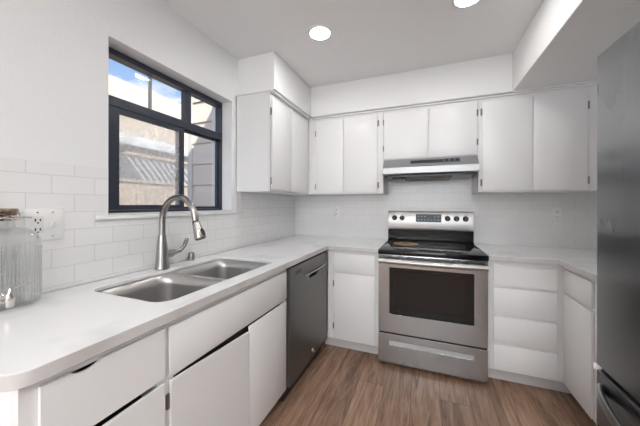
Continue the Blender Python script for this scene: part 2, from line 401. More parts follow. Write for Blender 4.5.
# ---- window
FX0, FX1 = -0.155, -0.095
b = BM()
plate(b, LW, [(WY0 + .001, WZ0 + .001), (WY1 - .001, WZ0 + .001), (WY1 - .001, WZ1 - .001), (WY0 + .001, WZ1 - .001)],
      [[(WY0 + .03, WZ0 + .018), (WY1 - .012, WZ0 + .018), (WY1 - .012, 1.79), (WY0 + .03, 1.79)], [(WY0 + .03, 1.842), (WY1 - .014, 1.842), (WY1 - .014, WZ1 - .034), (WY0 + .03, WZ1 - .034)]], FX0, FX1)
win = struct('window_1', b, M['winframe'], bevel=0.003)
b = BM(); box(b, LW, -1.464, -1.422, FX0 + .005, FX1 - .008, 1.843, WZ1 - .035); obj('mullion', b, M['winframe'], win)
b = BM(); box(b, LW, -1.704, -1.690, -0.150, -0.135, 1.843, WZ1 - .035); obj('glazing_bar', b, M['pipe'], win)
b = BM(); plate(b, LW, [(WY0 + .031, WZ0 + .019), (-1.482, WZ0 + .019), (-1.482, 1.789), (WY0 + .031, 1.789)], [[(-1.900, WZ0 + .046), (-1.516, WZ0 + .046), (-1.516, 1.760), (-1.900, 1.760)]], -0.122, -0.099)
sash = obj('sliding_sash', b, M['winframe'], win, bevel=0.002)
b = BM(); box(b, LW, -1.902, -1.514, -0.112, -0.108, WZ0 + .044, 1.762); obj('pane', b, M['dirty'], sash)
b = BM(); box(b, LW, -1.505, -1.494, -0.0985, -0.088, 1.32, 1.42, 0.003); obj('latch', b, M['winframe'], sash)
b = BM(); plate(b, LW, [(-1.510, WZ0 + .019), (WY1 - .013, WZ0 + .019), (WY1 - .013, 1.789), (-1.510, 1.789)], [[(-1.492, WZ0 + .034), (WY1 - .022, WZ0 + .034), (WY1 - .022, 1.778), (-1.492, 1.778)]], -0.15, -0.127)
sash2 = obj('fixed_sash', b, M['winframe'], win)
b = BM(); box(b, LW, -1.494, WY1 - .020, -0.14, -0.136, WZ0 + .032, 1.780); obj('pane', b, M['glass'], sash2)
for u0, u1 in ((WY0 + .028, -1.465), (-1.421, WY1 - .012)):
    b = BM(); box(b, LW, u0, u1, -0.132, -0.128, 1.84, WZ1 - .032); obj('pane', b, M['glass'], win)
b = BM(); box(b, LW, -2.073, -1.030, 0.008, 0.022, WZ0 - .024, WZ0 - .002, 0.004); box(b, LW, WY0 + .002, WY1 - .002, FX1 + .002, 0.012, WZ0 + .0005, WZ0 + .004); obj('sill', b, M['trim'], win)

# ================================================================== CABINETS
def hinge_bm(bm, fr, u, d, z, h=0.05):
    box(bm, fr, u - 0.0075, u + 0.0075, d, d + 0.004, z - h / 2, z + h / 2, 0.001)
    a = fr.p(u, d + 0.005, z - h / 2); c = fr.p(u, d + 0.005, z + h / 2)
    tube(bm, [a, c], 0.0050, 8)

def carcass(fr, u0, u1, d0, d1, z0, z1, top=True, t=0.016):
    bm = BM()
    box(bm, fr, u0, u0 + t, d0, d1, z0, z1); box(bm, fr, u1 - t, u1, d0, d1, z0, z1)
    box(bm, fr, u0 + t, u1 - t, d0, d0 + 0.008, z0, z1); box(bm, fr, u0 + t, u1 - t, d0 + .008, d1, z0, z0 + t)
    if top: box(bm, fr, u0 + t, u1 - t, d0 + .008, d1, z1 - t, z1)
    return bm

def inner(fr, u0, u1, d0, d1, z0, z1):          # dark sheet in the cabinet, shade inside put into its colour
    bm = BM(); box(bm, fr, u0, u1, d0, d1, z0, z1); return bm

def frame_bm(fr, u0, u1, z0, z1, d0, d1, openings):
    return plate(BM(), fr, [(u0, z0), (u1, z0), (u1, z1), (u0, z1)], [[(a, c), (b_, c), (b_, d), (a, d)] for a, b_, c, d in openings], d0, d1)

def slab(fr, u0, u1, z0, z1, d0, d1, bev=0.003):
    return box(BM(), fr, u0, u1, d0, d1, z0, z1, bev)

def scooped(fr, u0, u1, z0, z1, d0, d1, s0, s1, depth):
    pts = [(u0, z0), (u1, z0), (u1, z1)]
    n = 12
    for i in range(n + 1):
        a = i / n; pts.append((s1 + (s0 - s1) * a, z1 - depth * math.sin(PI * a) ** 0.6 if 0 < a < 1 else z1))
    pts.append((u0, z1))
    return plate(BM(), fr, pts, [], d0, d1)

# ---- left run: drawer base at the free end of the counter
A0, A1 = -2.55, -2.196
c = thing('drawer_base_cabinet', (0.3, (A0 + A1) / 2, 0), 'white base cabinet at the open counter end, drawer with dark scoop over a door', 'cabinet')
obj('carcass', carcass(LW, A0, A1, 0.012, 0.585, 0.10, CB - .001, False), M['cab'], c)
obj('face_frame', frame_bm(LW, A0, A1, 0.10, CB - .001, 0.5855, 0.613, [(A0 + .042, A1 - .03, 0.70, 0.8525), (A0 + .042, A1 - .03, 0.14, 0.685)]), M['frame'], c)
obj('shade_panel', inner(LW, A0 + .017, A1 - .017, 0.50, 0.52, 0.118, CB - .004), M['cabshade'], c)
obj('drawer', scooped(LW, -2.519, -2.204, 0.690, 0.857, 0.614, 0.625, -2.462, -2.396, 0.012), M['cab'], c, bevel=0.0015)
obj('door', plate(BM(), LW, [(-2.519, 0.115), (-2.204, 0.115), (-2.204, 0.672), (-2.519, 0.668)], [], 0.614, 0.625), M['cab'], c, bevel=0.0015)
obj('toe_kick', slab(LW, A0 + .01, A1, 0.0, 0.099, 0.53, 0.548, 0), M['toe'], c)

# ---- sink base
B0, B1 = -2.195, -1.347
c = thing('sink_base_cabinet', (0.3, (B0 + B1) / 2, 0), 'white sink cabinet under the double sink with wide false drawer and two doors', 'cabinet')
obj('carcass', carcass(LW, B0, B1, 0.012, 0.585, 0.10, CB - .001, False), M['cab'], c)
obj('face_frame', frame_bm(LW, B0, B1, 0.10, CB - .001, 0.5855, 0.613, [(B0 + .03, B1 - .03, 0.14, 0.672)]), M['frame'], c)
obj('shade_panel', inner(LW, B0 + .017, B1 - .017, 0.565, 0.575, 0.118, 0.672), M['cabshade'], c)
obj('false_drawer', slab(LW, -2.187, -1.357, 0.683, 0.853, 0.614, 0.625), M['cab'], c)
d = obj('door', plate(BM(), LW, [(-2.183, 0.112), (-1.744, 0.112), (-1.744, 0.642), (-2.183, 0.668)], [], 0.614, 0.625), M['cab'], c, bevel=0.0015)
hb = BM(); hinge_bm(hb, LW, -2.190, 0.614, 0.60); obj('hinge', hb, M['hinge'], d)
d = obj('door', slab(LW, -1.739, -1.360, 0.112, 0.666, 0.614, 0.625), M['cab'], c)
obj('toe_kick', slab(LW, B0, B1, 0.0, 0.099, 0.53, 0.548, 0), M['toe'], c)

# ---- corner base cabinet left of the range
c = thing('base_cabinet', (0.8, -0.3, 0), 'white base cabinet between the dishwasher and the range, one drawer over one door', 'cabinet')
obj('carcass', carcass(BK, 0.02, 1.080, 0.012, 0.585, 0.10, CB - .001, True), M['cab'], c)
obj('face_frame', frame_bm(BK, 0.632, 1.081, 0.10, CB - .001, 0.5855, 0.611, [(0.715, 1.03, 0.70, 0.83), (0.715, 1.03, 0.13, 0.655)]), M['frame'], c)
obj('drawer', slab(BK, 0.694, 1.044, 0.690, 0.846, 0.612, 0.625), M['cab'], c)
d = obj('door', slab(BK, 0.694, 1.046, 0.105, 0.674, 0.612, 0.625), M['cab'], c)
for z in (0.585, 0.215):
    hb = BM(); hinge_bm(hb, BK, 0.688, 0.615, z); obj('hinge', hb, M['hinge'], d)
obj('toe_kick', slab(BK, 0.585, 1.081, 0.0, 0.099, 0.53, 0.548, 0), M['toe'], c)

# ---- drawer bank right of the range
c = thing('drawer_cabinet', (2.07, -0.3, 0), 'white bank of four stacked drawers beside the right of the range', 'cabinet')
obj('carcass', carcass(BK, 1.852, 2.284, 0.012, 0.585, 0.10, CB - .001, True), M['cab'], c)
obj('face_frame', frame_bm(BK, 1.851, 2.2885, 0.10, CB - .001, 0.5855, 0.611, []), M['frame'], c)
obj('drawer', scooped(BK, 1.888, 2.249, 0.703, 0.850, 0.612, 0.627, 1.90, 2.235, 0.013), M['cab'], c, bevel=0.0015)
for z0, z1 in ((0.503, 0.684), (0.305, 0.483), (0.107, 0.285)):
    obj('drawer', slab(BK, 1.888, 2.249, z0, z1, 0.612, 0.627), M['cab'], c)
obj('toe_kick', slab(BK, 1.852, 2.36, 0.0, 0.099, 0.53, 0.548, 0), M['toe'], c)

# ---- right run
c = thing('base_cabinet', (2.6, -1.05, 0), 'white base cabinet running along the right wall to the refrigerator', 'cabinet')
DR = RX - 2.300
obj('carcass', carcass(RT, -1.50, -0.03, 0.012, DR - .012, 0.10, CB - .001, True), M['cab'], c)
obj('face_frame', frame_bm(RT, -1.50, -0.6115, 0.10, CB - .001, DR - .0115, DR + .011, [(-0.955, -0.68, 0.72, 0.83), (-0.955, -0.68, 0.13, 0.67)]), M['frame'], c)
for u0, u1 in ((-0.958, -0.648), (-1.46, -1.0)):
    obj('drawer', slab(RT, u0, u1, 0.708, 0.855, DR + .012, DR + .025), M['cab'], c)
    obj('door', slab(RT, u0, u1, 0.11, 0.692, DR + .012, DR + .025), M['cab'], c)
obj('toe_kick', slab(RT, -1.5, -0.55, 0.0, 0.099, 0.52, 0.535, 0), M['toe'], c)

# ---- wall cabinets
def wall_cab(fr, name, loc, label, u0, u1, z0, dfront, doors, hinges, fr0=None, fr1=None, zd1=2.107, back=0.0):
    c = thing(name, loc, label, 'cabinet', None)
    ztop = ZT - .001
    obj('carcass', carcass(fr, u0, u1, 0.009, dfront - .036, z0, ztop, True), M['cab'], c)
    a, e = (u0 if fr0 is None else fr0), (u1 if fr1 is None else fr1)
    obj('face_frame', frame_bm(fr, a, e, z0, ztop, dfront - .0355, dfront - .013 - back, []), M['frame'], c)
    for i, (p, q) in enumerate(doors):
        d = obj('door', slab(fr, p, q, z0 + .012, zd1, dfront - .0125, dfront), M['cab'], c)
        for (k, u, z) in hinges:
            if k == i:
                hb = BM(); hinge_bm(hb, fr, u, dfront - .0125, z, 0.055); obj('hinge', hb, M['hinge'], d)
    return c
wall_cab(LW, 'wall_cabinet', (0.17, -0.55, ZU), 'white two-door wall cabinet on the window wall above the counter corner', -1.070, -0.010, ZU, 0.34, [(-1.062, -0.754), (-0.745, -0.40)], [(0, -1.067, 1.99), (0, -1.067, 1.455)], fr1=-0.328, back=0.007)
wall_cab(BK, 'wall_cabinet', (0.7, -0.17, ZU), 'white two-door wall cabinet in the corner left of the range hood', 0.345, 1.073, ZU, 0.34, [(0.405, 0.690), (0.697, 1.020)], [(0, 0.399, 1.99), (0, 0.399, 1.455), (1, 1.027, 2.03), (1, 1.027, 1.455)], fr0=0.3215)
wall_cab(BK, 'wall_cabinet', (1.45, -0.17, 1.676), 'short white two-door wall cabinet directly above the range hood', 1.0745, 1.8385, 1.676, 0.34, [(1.080, 1.455), (1.463, 1.826)], [], fr0=1.0745)
wall_cab(BK, 'wall_cabinet', (2.3, -0.17, ZU), 'white two-door wall cabinet right of the range hood, shaded under the dropped ceiling', 1.840, 2.890, ZU, 0.34, [(1.868, 2.200), (2.208, 2.530)], [(0, 1.861, 2.03), (0, 1.861, 1.455), (1, 2.537, 2.00), (1, 2.537, 1.455)])
for o in [q for q in S.objects if q.get('label', '').startswith('short white')]:
    dd = [q for q in o.children if q.name.startswith('door')]
    for d, u, zs in ((dd[0], 1.0765, (2.03, 1.79)), (dd[1], 1.832, (2.03, 1.79))):
        for z in zs:
            hb = BM(); hinge_bm(hb, BK, u, 0.3275, z, 0.05); obj('hinge', hb, M['hinge'], d)

# moulding along the cabinet tops
def moulding(fr, u0, u1, d):
    bm = BM(); box(bm, fr, u0, u1, d, d + .010, 2.140, 2.163, 0.003); box(bm, fr, u0, u1, d, d + .020, 2.1645, 2.176, 0.003); return bm
b = BM(); box(b, LW, -1.070, -0.372, 0.321, 0.347, 2.138, 2.163, 0.004); box(b, LW, -1.082, -0.372, 0.3455, 0.362, 2.156, 2.172, 0.003); box(b, LW, -1.081, -1.0705, 0.003, 0.36, 2.145, 2.163, 0.003)
struct('trim_1', b, M['trim'])
b = BM(); box(b, BK, 0.363, 2.89, 0.321, 0.346, 2.136, 2.150, 0.004); box(b, BK, 0.363, 2.068, 0.3455, 0.360, 2.154, 2.170, 0.003); box(b, BK, 2.07, 2.89, 0.321, 0.360, 2.151, 2.163, 0.003)
struct('trim_2', b, M['trim'])

# ================================================================== COUNTERTOPS
SX0, SX1, SY0, SY1 = 0.118, 0.552, -2.160, -1.372     # sink opening
CF = 0.641
out_ = [(0.009, -2.580)] + [(CF - .055 + .055 * math.sin(R(90 * i / 8)), -2.580 + .055 - .055 * math.cos(R(90 * i / 8))) for i in range(9)]
n = 4
out_ += [(CF, -CF - .02)] + [(CF + .02 - .02 * math.cos(R(90 * i / n)), -CF - .02 + .02 * math.sin(R(90 * i / n))) for i in range(1, n)] + [(CF + .02, -CF)]
out_ += [(1.0835, -CF), (1.0835, -0.009), (0.009, -0.009)]
CS = HC - 0.017
def laminated(outer, sink, under):
    bm = BM()
    V = lambda lp, z: [bm.verts.new((x, y, z)) for x, y in lp]
    oT, oB, sT, sM, uM, uB = V(outer, HC), V(outer, CB), V(sink, HC), V(sink, CS), V(under, CS), V(under, CB)
    def cap(a, b_):
        fl = a + b_
        for t in tessellate_polygon([[v.co.xy.to_3d() for v in a], [v.co.xy.to_3d() for v in b_]]): bm.faces.new([fl[i] for i in t])
    def wall(a, b_):
        for i in range(len(a)):
            j = (i + 1) % len(a); bm.faces.new((a[i], a[j], b_[j], b_[i]))
    cap(oT, sT); wall(oT, oB); wall(sT, sM); cap(uM, sM); wall(uM, uB); cap(oB, uB)
    bmesh.ops.recalc_face_normals(bm, faces=bm.faces[:])
    bmesh.ops.dissolve_limit(bm, angle_limit=R(0.5), verts=bm.verts[:], edges=bm.edges[:])
    return bm
b = laminated(out_, rrect(SX0, SX1, SY0, SY1, 0.062, 8), [(0.03, -2.54), (0.60, -2.54), (0.60, -0.60), (1.05, -0.60), (1.05, -0.03), (0.03, -0.03)])
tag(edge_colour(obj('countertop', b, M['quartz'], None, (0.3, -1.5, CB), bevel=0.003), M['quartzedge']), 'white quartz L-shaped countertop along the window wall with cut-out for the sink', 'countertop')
b = plate(BM(), TOP, [(1.8495, -0.009), (1.8495, -CF), (2.237, -CF), (2.252, -CF - .006), (2.257, -CF - .02), (2.257, -1.505), (RX - .001, -1.505), (RX - .001, -0.009)], [], CB, HC, 'xy')
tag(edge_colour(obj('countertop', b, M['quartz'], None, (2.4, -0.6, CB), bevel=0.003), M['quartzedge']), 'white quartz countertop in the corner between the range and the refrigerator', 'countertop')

# ================================================================== SINK
sk = thing('double_sink', ((SX0 + SX1) / 2, (SY0 + SY1) / 2, 0.69), 'stainless steel undermount sink with two bowls under the window', 'sink')
BW = [(-2.153, -1.795), (-1.765, -1.379)]
hx0, hx1 = SX0 + .006, SX1 - .006
holes = [rrect(hx0, hx1, y0, y1, 0.058, 8) for y0, y1 in BW]
b = plate(BM(), TOP, rrect(SX0 - .022, SX1 + .018, SY0 - .022, SY1 + .022, 0.08, 8), holes, CS - .0055, CS - .001, 'xy')
obj('rim', b, M['sink'], sk, bevel=0.0012)
for y0, y1 in BW:
    rings = []
    zt, zb, rc = CS - .003, 0.668, 0.045
    prof = [(0, zt), (0.002, zt - .05), (0.006, zb + rc)] + [(0.006 + rc * (1 - math.cos(R(a))), zb + rc * (1 - math.sin(R(a)))) for a in (18, 36, 54, 72, 90)]
    for ins, z in prof:
        rings.append([Vector((x, y, z)) for x, y in rrect(hx0 + ins, hx1 - ins, y0 + ins, y1 - ins, max(0.06 - ins * 0.5, .02), 8)])
    cx_, cy_ = (hx0 + hx1) / 2, (y0 + y1) / 2
    rings.append([Vector((cx_ + (p.x - cx_) * .3, cy_ + (p.y - cy_) * .3, zb - .006)) for p in rings[-1]])
    bw = loft(BM(), rings, True, False, True)
    for f in bw.faces: f.normal_flip()
    o = obj('bowl', bw, M['sink'], sk)
    so_ = o.modifiers.new('wall', 'SOLIDIFY'); so_.thickness = 0.0015; so_.offset = -1
    dn = lathe(BM(), [(0.045, zb - .005), (0.045, zb - .001), (0.030, zb - .001), (0.028, zb - .004), (0.006, zb - .004), (0.006, zb + .006), (0.0, zb + .006)], (cx_, cy_, 0)); obj('drain', dn, M['chrome'], o)

# ================================================================== FAUCET
FXx, FYy = 0.076, -1.785
fa = thing('kitchen_faucet', (FXx, FYy, HC), 'brushed nickel gooseneck kitchen faucet behind the sink', 'faucet')
b = lathe(BM(), [(0.0, 0), (0.036, 0), (0.037, .006), (0.035, .012), (0.0335, .02), (0.0300, .07), (0.0265, .12), (0.0215, .165), (0.0185, .190)], (FXx, FYy, HC + .0005)); obj('body', b, M['nickel'], fa)
pts = [(FXx, FYy, HC + .17), (FXx, FYy, 1.18)]
cr_, cz_ = 0.121, 1.176
for i in range(19):
    a = R(180 - 165 * i / 18); pts.append((FXx + cr_ + cr_ * math.cos(a), FYy, cz_ + cr_ * 1.12 * math.sin(a)))
tail = Vector(pts[-1]); pts.append((tail.x + .006, FYy, tail.z - .03))
b = tube(BM(), pts, 0.0162, 16); obj('gooseneck_spout', b, M['nickel'], fa)
t0 = Vector(pts[-1]); dirv = Vector((0.36, 0.0, -0.933)).normalized()
pp = [t0 + dirv * k for k in (0.0, .004, .010, .05, .085, .092)]
hd = obj('spray_head', tube(BM(), pp, [0.0155, 0.0185, 0.0195, 0.0235, 0.0285, 0.0265], 20), M['nickel'], fa)
obj('collar', tube(BM(), [t0 - dirv * .004, t0 + dirv * .001], 0.0172, 16), M['black'], hd)
side = Vector((0.933, 0, 0.36))
q0 = t0 + dirv * .045 + side * .022
obj('spray_button', tube(BM(), [q0, q0 + dirv * .012 + side * .006, q0 + dirv * .03 + side * .007, q0 + dirv * .04 + side * .002], [0.005, 0.008, 0.008, 0.004], 10), M['black'], hd)
obj('aerator', tube(BM(), [pp[-1], pp[-1] + dirv * .003], 0.024, 18), M['black'], hd)
b = tube(BM(), [(FXx, FYy + .015, HC + .075), (FXx, FYy + .060, HC + .078), (FXx, FYy + .066, HC + .079), (FXx, FYy + .085, HC + .081)], [0.0225, 0.0225, 0.019, 0.016], 18)
hn = obj('handle_hub', b, M['nickel'], fa)
b = tube(BM(), [(FXx, FYy + .078, HC + .080), (FXx + .002, FYy + .115, HC + .086), (FXx + .004, FYy + .142, HC + .106), (FXx + .004, FYy + .158, HC + .138), (FXx + .004, FYy + .166, HC + .152)], [0.014, 0.0125, 0.011, 0.0125, 0.009], 12)
obj('lever', b, M['nickel'], hn)

ag = lathe(BM(), [(0.0, 0), (0.019, 0), (0.019, .040), (0.017, .048), (0.0, .049)], (0.034, -1.545, HC + .0005), n=24)
box(ag, TOP, 0.049, 0.0535, -1.552, -1.538, HC + .010, HC + .032, 0.001)
tag(obj('air_gap_cap', ag, M['nickel'], None, (0.034, -1.545, HC)), 'small brushed nickel air gap cap on the counter right of the faucet', 'air gap')

# ================================================================== DISHWASHER
D0, D1 = -1.342, -0.658
dw = thing('dishwasher', (0.3, -1.0, 0), 'dark slate dishwasher built in between the sink cabinet and the corner', 'dishwasher')
obj('tub', slab(LW, D0 + .01, D1 - .01, 0.02, 0.86, 0.02, 0.575, 0), M['case'], dw)
obj('toe_panel', slab(LW, D0 + .004, D1 - .004, 0.012, 0.108, 0.577, 0.586, 0), M['black'], dw)
pk = rrect(-1.035, -0.872, 0.728, 0.764, [0.002, 0.002, 0.016, 0.016], 5)
b = plate(BM(), LW, [(D0, 0.112), (D1, 0.112), (D1, 0.866), (D0, 0.866)], [pk], 0.60, 0.640)
dd = obj('door', b, M['slate'], dw, bevel=0.0015)
obj('pocket', slab(LW, -1.05, -0.86, 0.715, 0.775, 0.588, 0.599, 0), M['gap'], dd)
b = BM(); pts = []
for i in range(13):
    a = i / 12; pts.append((0.640 + .012 * math.sin(PI * a) ** .5, -1.122 + .418 * a, 0.767))
tube(b, pts, 0.0065, 10); obj('pocket_lip', b, M['steel'], dd)
obj('control_label', slab(LW, -1.262, -1.176, 0.806, 0.832, 0.6402, 0.6412, 0), M['black'], dd)
em = lathe(BM(), [(0.0, 0), (0.021, 0), (0.021, .002), (0.0, .002)], (0.6402, -0.973, 0.167), 'x', 24); em_o = obj('emblem', em, M['slate'], dd)
b = BM()
tube(b, [(0.643, -0.973 + .0175 * math.cos(2 * PI * i / 24), 0.167 + .0175 * math.sin(2 * PI * i / 24)) for i in range(25)], 0.0013, 6)
for s, y in ((1, -0.980), (-1, -0.965)):
    tube(b, [(0.643, y + .0065 * math.cos(R(40 + 28 * i)), 0.167 + .009 * math.sin(R(40 + 28 * i))) for i in range(11)] + [(0.643, y + .002, 0.167)], 0.0012, 6)
obj('emblem_script', b, M['chrome'], em_o)
b = BM(); box(b, LW, D0 + .002, D1 - .002, 0.56, 0.60, 0.868, CB - .0015); obj('top_seal', b, M['gap'], dw)

# ================================================================== RANGE
X0, X1 = 1.0865, 1.8465
rg = thing('electric_range', ((X0 + X1) / 2, -0.34, 0), 'freestanding stainless steel electric range with black glass cooktop under the hood', 'range')
obj('body', slab(BK, X0 + .002, X1 - .002, 0.03, 0.865, 0.02, 0.645, 0), M['case'], rg)
for u in (X0 + .05, X1 - .05):
    for d_ in (0.08, 0.60):
        obj('foot', lathe(BM(), [(0.0, 0.0), (0.018, 0.0), (0.018, 0.02), (0.010, 0.022), (0.010, 0.03)], (u, -d_, 0), n=14), M['black'], rg)
ct = obj('cooktop', slab(BK, X0 - .002, X1 + .002, 0.879, 0.9165, 0.115, 0.690, 0.006), M['blackgl'], rg)
def ring_bm(cx, cy, r, t=0.004):
    o_ = [(cx + r * math.cos(2 * PI * i / 40), cy + r * math.sin(2 * PI * i / 40)) for i in range(40)]
    h_ = [(cx + (r - t) * math.cos(2 * PI * i / 40), cy + (r - t) * math.sin(2 * PI * i / 40)) for i in range(40)]
    return plate(BM(), TOP, o_, [h_], 0.9167, 0.9172, 'xy')
for cx_, cy_, r in ((1.285, -0.50, 0.105), (1.655, -0.50, 0.088), (1.655, -0.26, 0.105)):
    obj('burner_ring', ring_bm(cx_, cy_, r), M['ring'], ct)
o = obj('burner_ring', ring_bm(1.27, -0.275, 0.11, 0.075), M['brownring'], ct); o['label'] = 'orange-brown burner ring'
obj('side_trim', slab(BK, X0 - .0022, X0 + .006, 0.9166, 0.9185, 0.12, 0.68, 0), M['steel'], ct)
obj('side_trim', slab(BK, X1 - .006, X1 + .0022, 0.9166, 0.9185, 0.12, 0.68, 0), M['steel'], ct)
# backguard
bg_ = obj('backguard', plate(BM(), BK, [(0.009, 0.87), (0.112, 0.87), (0.112, 0.925), (0.080, 0.935), (0.080, 1.028), (0.020, 1.028), (0.009, 1.0)], [], X0 + .002, X1 - .002, 'dz'), M['blackm'], rg)
pn = obj('control_panel', plate(BM(), BK, [(0.009, 1.029), (0.084, 1.029), (0.090, 1.045), (0.078, 1.198), (0.070, 1.209), (0.009, 1.209)], [], X0, X1 - .001, 'dz'), M['steelp'], rg, bevel=0.003)
def panel_y(z): return 0.090 - (z - 1.045) / 0.153 * 0.012
zc = 1.143; yk = panel_y(zc)
b = plate(BM(), BK, [(panel_y(1.107) - .004, 1.107), (panel_y(1.107) + .002, 1.107), (panel_y(1.182) + .002, 1.182), (panel_y(1.182) - .004, 1.182)], [], 1.350, 1.577, 'dz'); dsp = obj('display', b, M['disp'], pn)
for r_, z in enumerate((1.160, 1.128)):
    for k in range(7):
        u = 1.368 + k * 0.029
        if r_ == 0 and k in (3, 4): continue
        obj('display_marking', box(BM(), BK, u, u + 0.014, panel_y(z), panel_y(z) + .0026, z - .003, z + .003), M['mark'], pn)
for u in (1.150, 1.222, 1.630, 1.704, 1.779):
    k = obj('knob', lathe(BM(), [(0.0, 0), (0.024, 0), (0.024, .006), (0.020, .010), (0.0185, .026), (0.016, .030), (0.0, .030)], (u, -yk - .001, zc), '-y', 24), M['black'], pn)
    g = BM(); box(g, BK, u - .0045, u + .0045, yk + .029, yk + .036, zc - .017, zc + .017, 0.002); obj('grip', g, M['case'], k)
# oven door
do = obj('oven_door', plate(BM(), BK, [(X0 + .002, 0.268), (X1 - .002, 0.268), (X1 - .002, 0.850), (X0 + .002, 0.850)], [rrect(1.172, 1.760, 0.412, 0.780, 0.006, 3)], 0.647, 0.682), M['steel'], rg, bevel=0.0012)
wb = obj('window_border', plate(BM(), BK, rrect(1.1725, 1.7595, 0.4125, 0.7795, 0.006, 3), [rrect(1.215, 1.712, 0.465, 0.755, 0.012, 4)], 0.66, 0.6825), M['blackgl'], do)
obj('oven_window', slab(BK, 1.2155, 1.7115, 0.4655, 0.7545, 0.665, 0.6805, 0), M['lens'], do)
vt = obj('vent_strip', slab(BK, X0 + .002, X1 - .002, 0.852, 0.8785, 0.647, 0.678, 0.002), M['steel'], rg)
b = BM()
for u0, u1 in ((1.10, 1.19), (1.235, 1.275), (1.305, 1.43), (1.455, 1.60), (1.635, 1.67), (1.71, 1.83)):
    box(b, BK, u0, u1, 0.6782, 0.6795, 0.866, 0.872)
obj('vent_slot', b, M['gap'], vt)
b = BM(); pts = []
for i in range(17):
    a = i / 16; pts.append((1.098 + .738 * a, -(0.722 + .016 * math.sin(PI * a)), 0.836))
tube(b, pts, 0.020, 14)
hdl = obj('handle', b, M['steelp'], do)
for u in (1.112, 1.822):
    obj('handle_bracket', slab(BK, u - .014, u + .014, 0.822, 0.850, 0.683, 0.722, 0.004), M['steel'], hdl)
# storage drawer
dw_ = obj('storage_drawer', plate(BM(), BK, [(X0 + .002, 0.030), (X1 - .002, 0.030), (X1 - .002, 0.256), (X0 + .002, 0.256)], [rrect(1.172, 1.760, 0.170, 0.203, 0.004, 3)], 0.647, 0.682), M['steel'], rg, bevel=0.0012)
obj('finger_pull', plate(BM(), BK, [(0.650, 0.165), (0.681, 0.165), (0.680, 0.172), (0.673, 0.208), (0.650, 0.208)], [], 1.168, 1.764, 'dz'), M['steelh'], dw_)
b = BM(); box(b, BK, X0 + .004, X1 - .004, 0.646, 0.660, 0.2565, 0.2675); obj('seam', b, M['gap'], rg)

# ================================================================== RANGE HOOD
H0, H1 = 1.0860, 1.8270
hd_ = thing('range_hood', ((H0 + H1) / 2, -0.24, 1.52), 'stainless steel under-cabinet range hood above the range', 'range hood')
obj('shell', plate(BM(), BK, [(0.009, 1.530), (0.025, 1.530), (0.025, 1.655), (0.36, 1.655), (0.445, 1.588), (0.445, 1.536), (0.43, 1.536), (0.43, 1.530), (0.450, 1.530), (0.462, 1.540), (0.462, 1.592), (0.372, 1.674), (0.009, 1.674)], [], H0, H1, 'dz'), M['steelh'], hd_, bevel=0.002)
for u0, u1 in ((H0, H0 + .012), (H1 - .012, H1)):
    obj('end_panel', plate(BM(), BK, [(0.026, 1.536), (0.444, 1.538), (0.444, 1.588), (0.36, 1.654), (0.026, 1.654)], [], u0 + .0005, u1 - .0005, 'dz'), M['steelh'], hd_)
obj('filter', slab(BK, 1.28, 1.64, 1.503, 1.5115, 0.06, 0.41, 0.002), M['mesh'], hd_)
obj('underside', slab(BK, H0 + .0125, H1 - .0125, 1.512, 1.5345, 0.026, 0.427, 0), M['blackm'], hd_)
obj('motor_box', slab(BK, 1.16, 1.27, 1.500, 1.5115, 0.06, 0.40, 0.003), M['blackm'], hd_)
def hood_face(u0, u1, t0, t1, off0, off1):
    A, B_ = Vector((0.462, 1.592)), Vector((0.372, 1.674)); dv = B_ - A; nn = Vector((dv.y, -dv.x)).normalized()
    nn = nn if nn.x > 0 else -nn
    q = [A + dv * t0 + nn * off0, A + dv * t1 + nn * off0, A + dv * t1 + nn * off1, A + dv * t0 + nn * off1]
    return plate(BM(), BK, [tuple(v) for v in q], [], u0, u1, 'dz')
st_ = obj('control_strip', hood_face(1.315, 1.700, 0.40, 0.76, -.002, .001), M['black'], hd_)
obj('switch_plate', hood_face(1.575, 1.700, 0.36, 0.82, -.002, .0016), M['case'], st_)
for u in (1.600, 1.640, 1.676):
    obj('switch', hood_face(u - .012, u + .012, 0.46, 0.72, .001, .004), M['disp'], st_)

# ================================================================== REFRIGERATOR
FRX, FY0, FY1, FH = 2.04, -2.425, -1.518, 1.838
fg = thing('refrigerator', (2.45, -1.97, 0), 'dark stainless steel refrigerator with bottom freezer drawer beside the right counter', 'refrigerator')
obj('case', box(BM(), TOP, 2.112, 2.86, FY0 + .006, FY1 - .006, 0.03, 1.815, 0.004), M['case'], fg)
ud = obj('upper_door', box(BM(), TOP, FRX, 2.108, FY0, FY1, 0.668, FH, 0.008, 3), M['fridge'], fg)
fd = obj('freezer_drawer', box(BM(), TOP, FRX, 2.108, FY0, FY1, 0.055, 0.652, 0.008, 3), M['fridge'], fg)
obj('gasket', box(BM(), TOP, 2.055, 2.106, FY0 + .006, FY1 - .006, 0.6525, 0.6675), M['gap'], fg)
obj('hinge_cap', box(BM(), TOP, 2.036, 2.056, FY1 + .0005, FY1 + .010, 0.645, 0.668, 0.003), M['plate'], fg)
obj('toe_grille', box(BM(), TOP, 2.075, 2.11, FY0 + .01, FY1 - .01, 0.004, 0.053), M['black'], fg)
pts = []
for i in range(21):
    a = i / 20; y = -1.556 - 0.83 * a
    pts.append((FRX - .004 - .070 * min(1.0, 4 * a * (1 - a)) ** 0.8, y, 0.598))
rings = []
for i, p in enumerate(pts):
    p = Vector(p); t = (Vector(pts[min(i + 1, 20)]) - Vector(pts[max(i - 1, 0)])).normalized(); nrm = t.cross(Vector((0, 0, 1)))
    rings.append([p + nrm * (0.010 * math.cos(2 * PI * k / 14)) + Vector((0, 0, 0.019 * math.sin(2 * PI * k / 14))) for k in range(14)])
obj('handle', loft(BM(), rings, True, True, True), M['fridgeh'], fd)
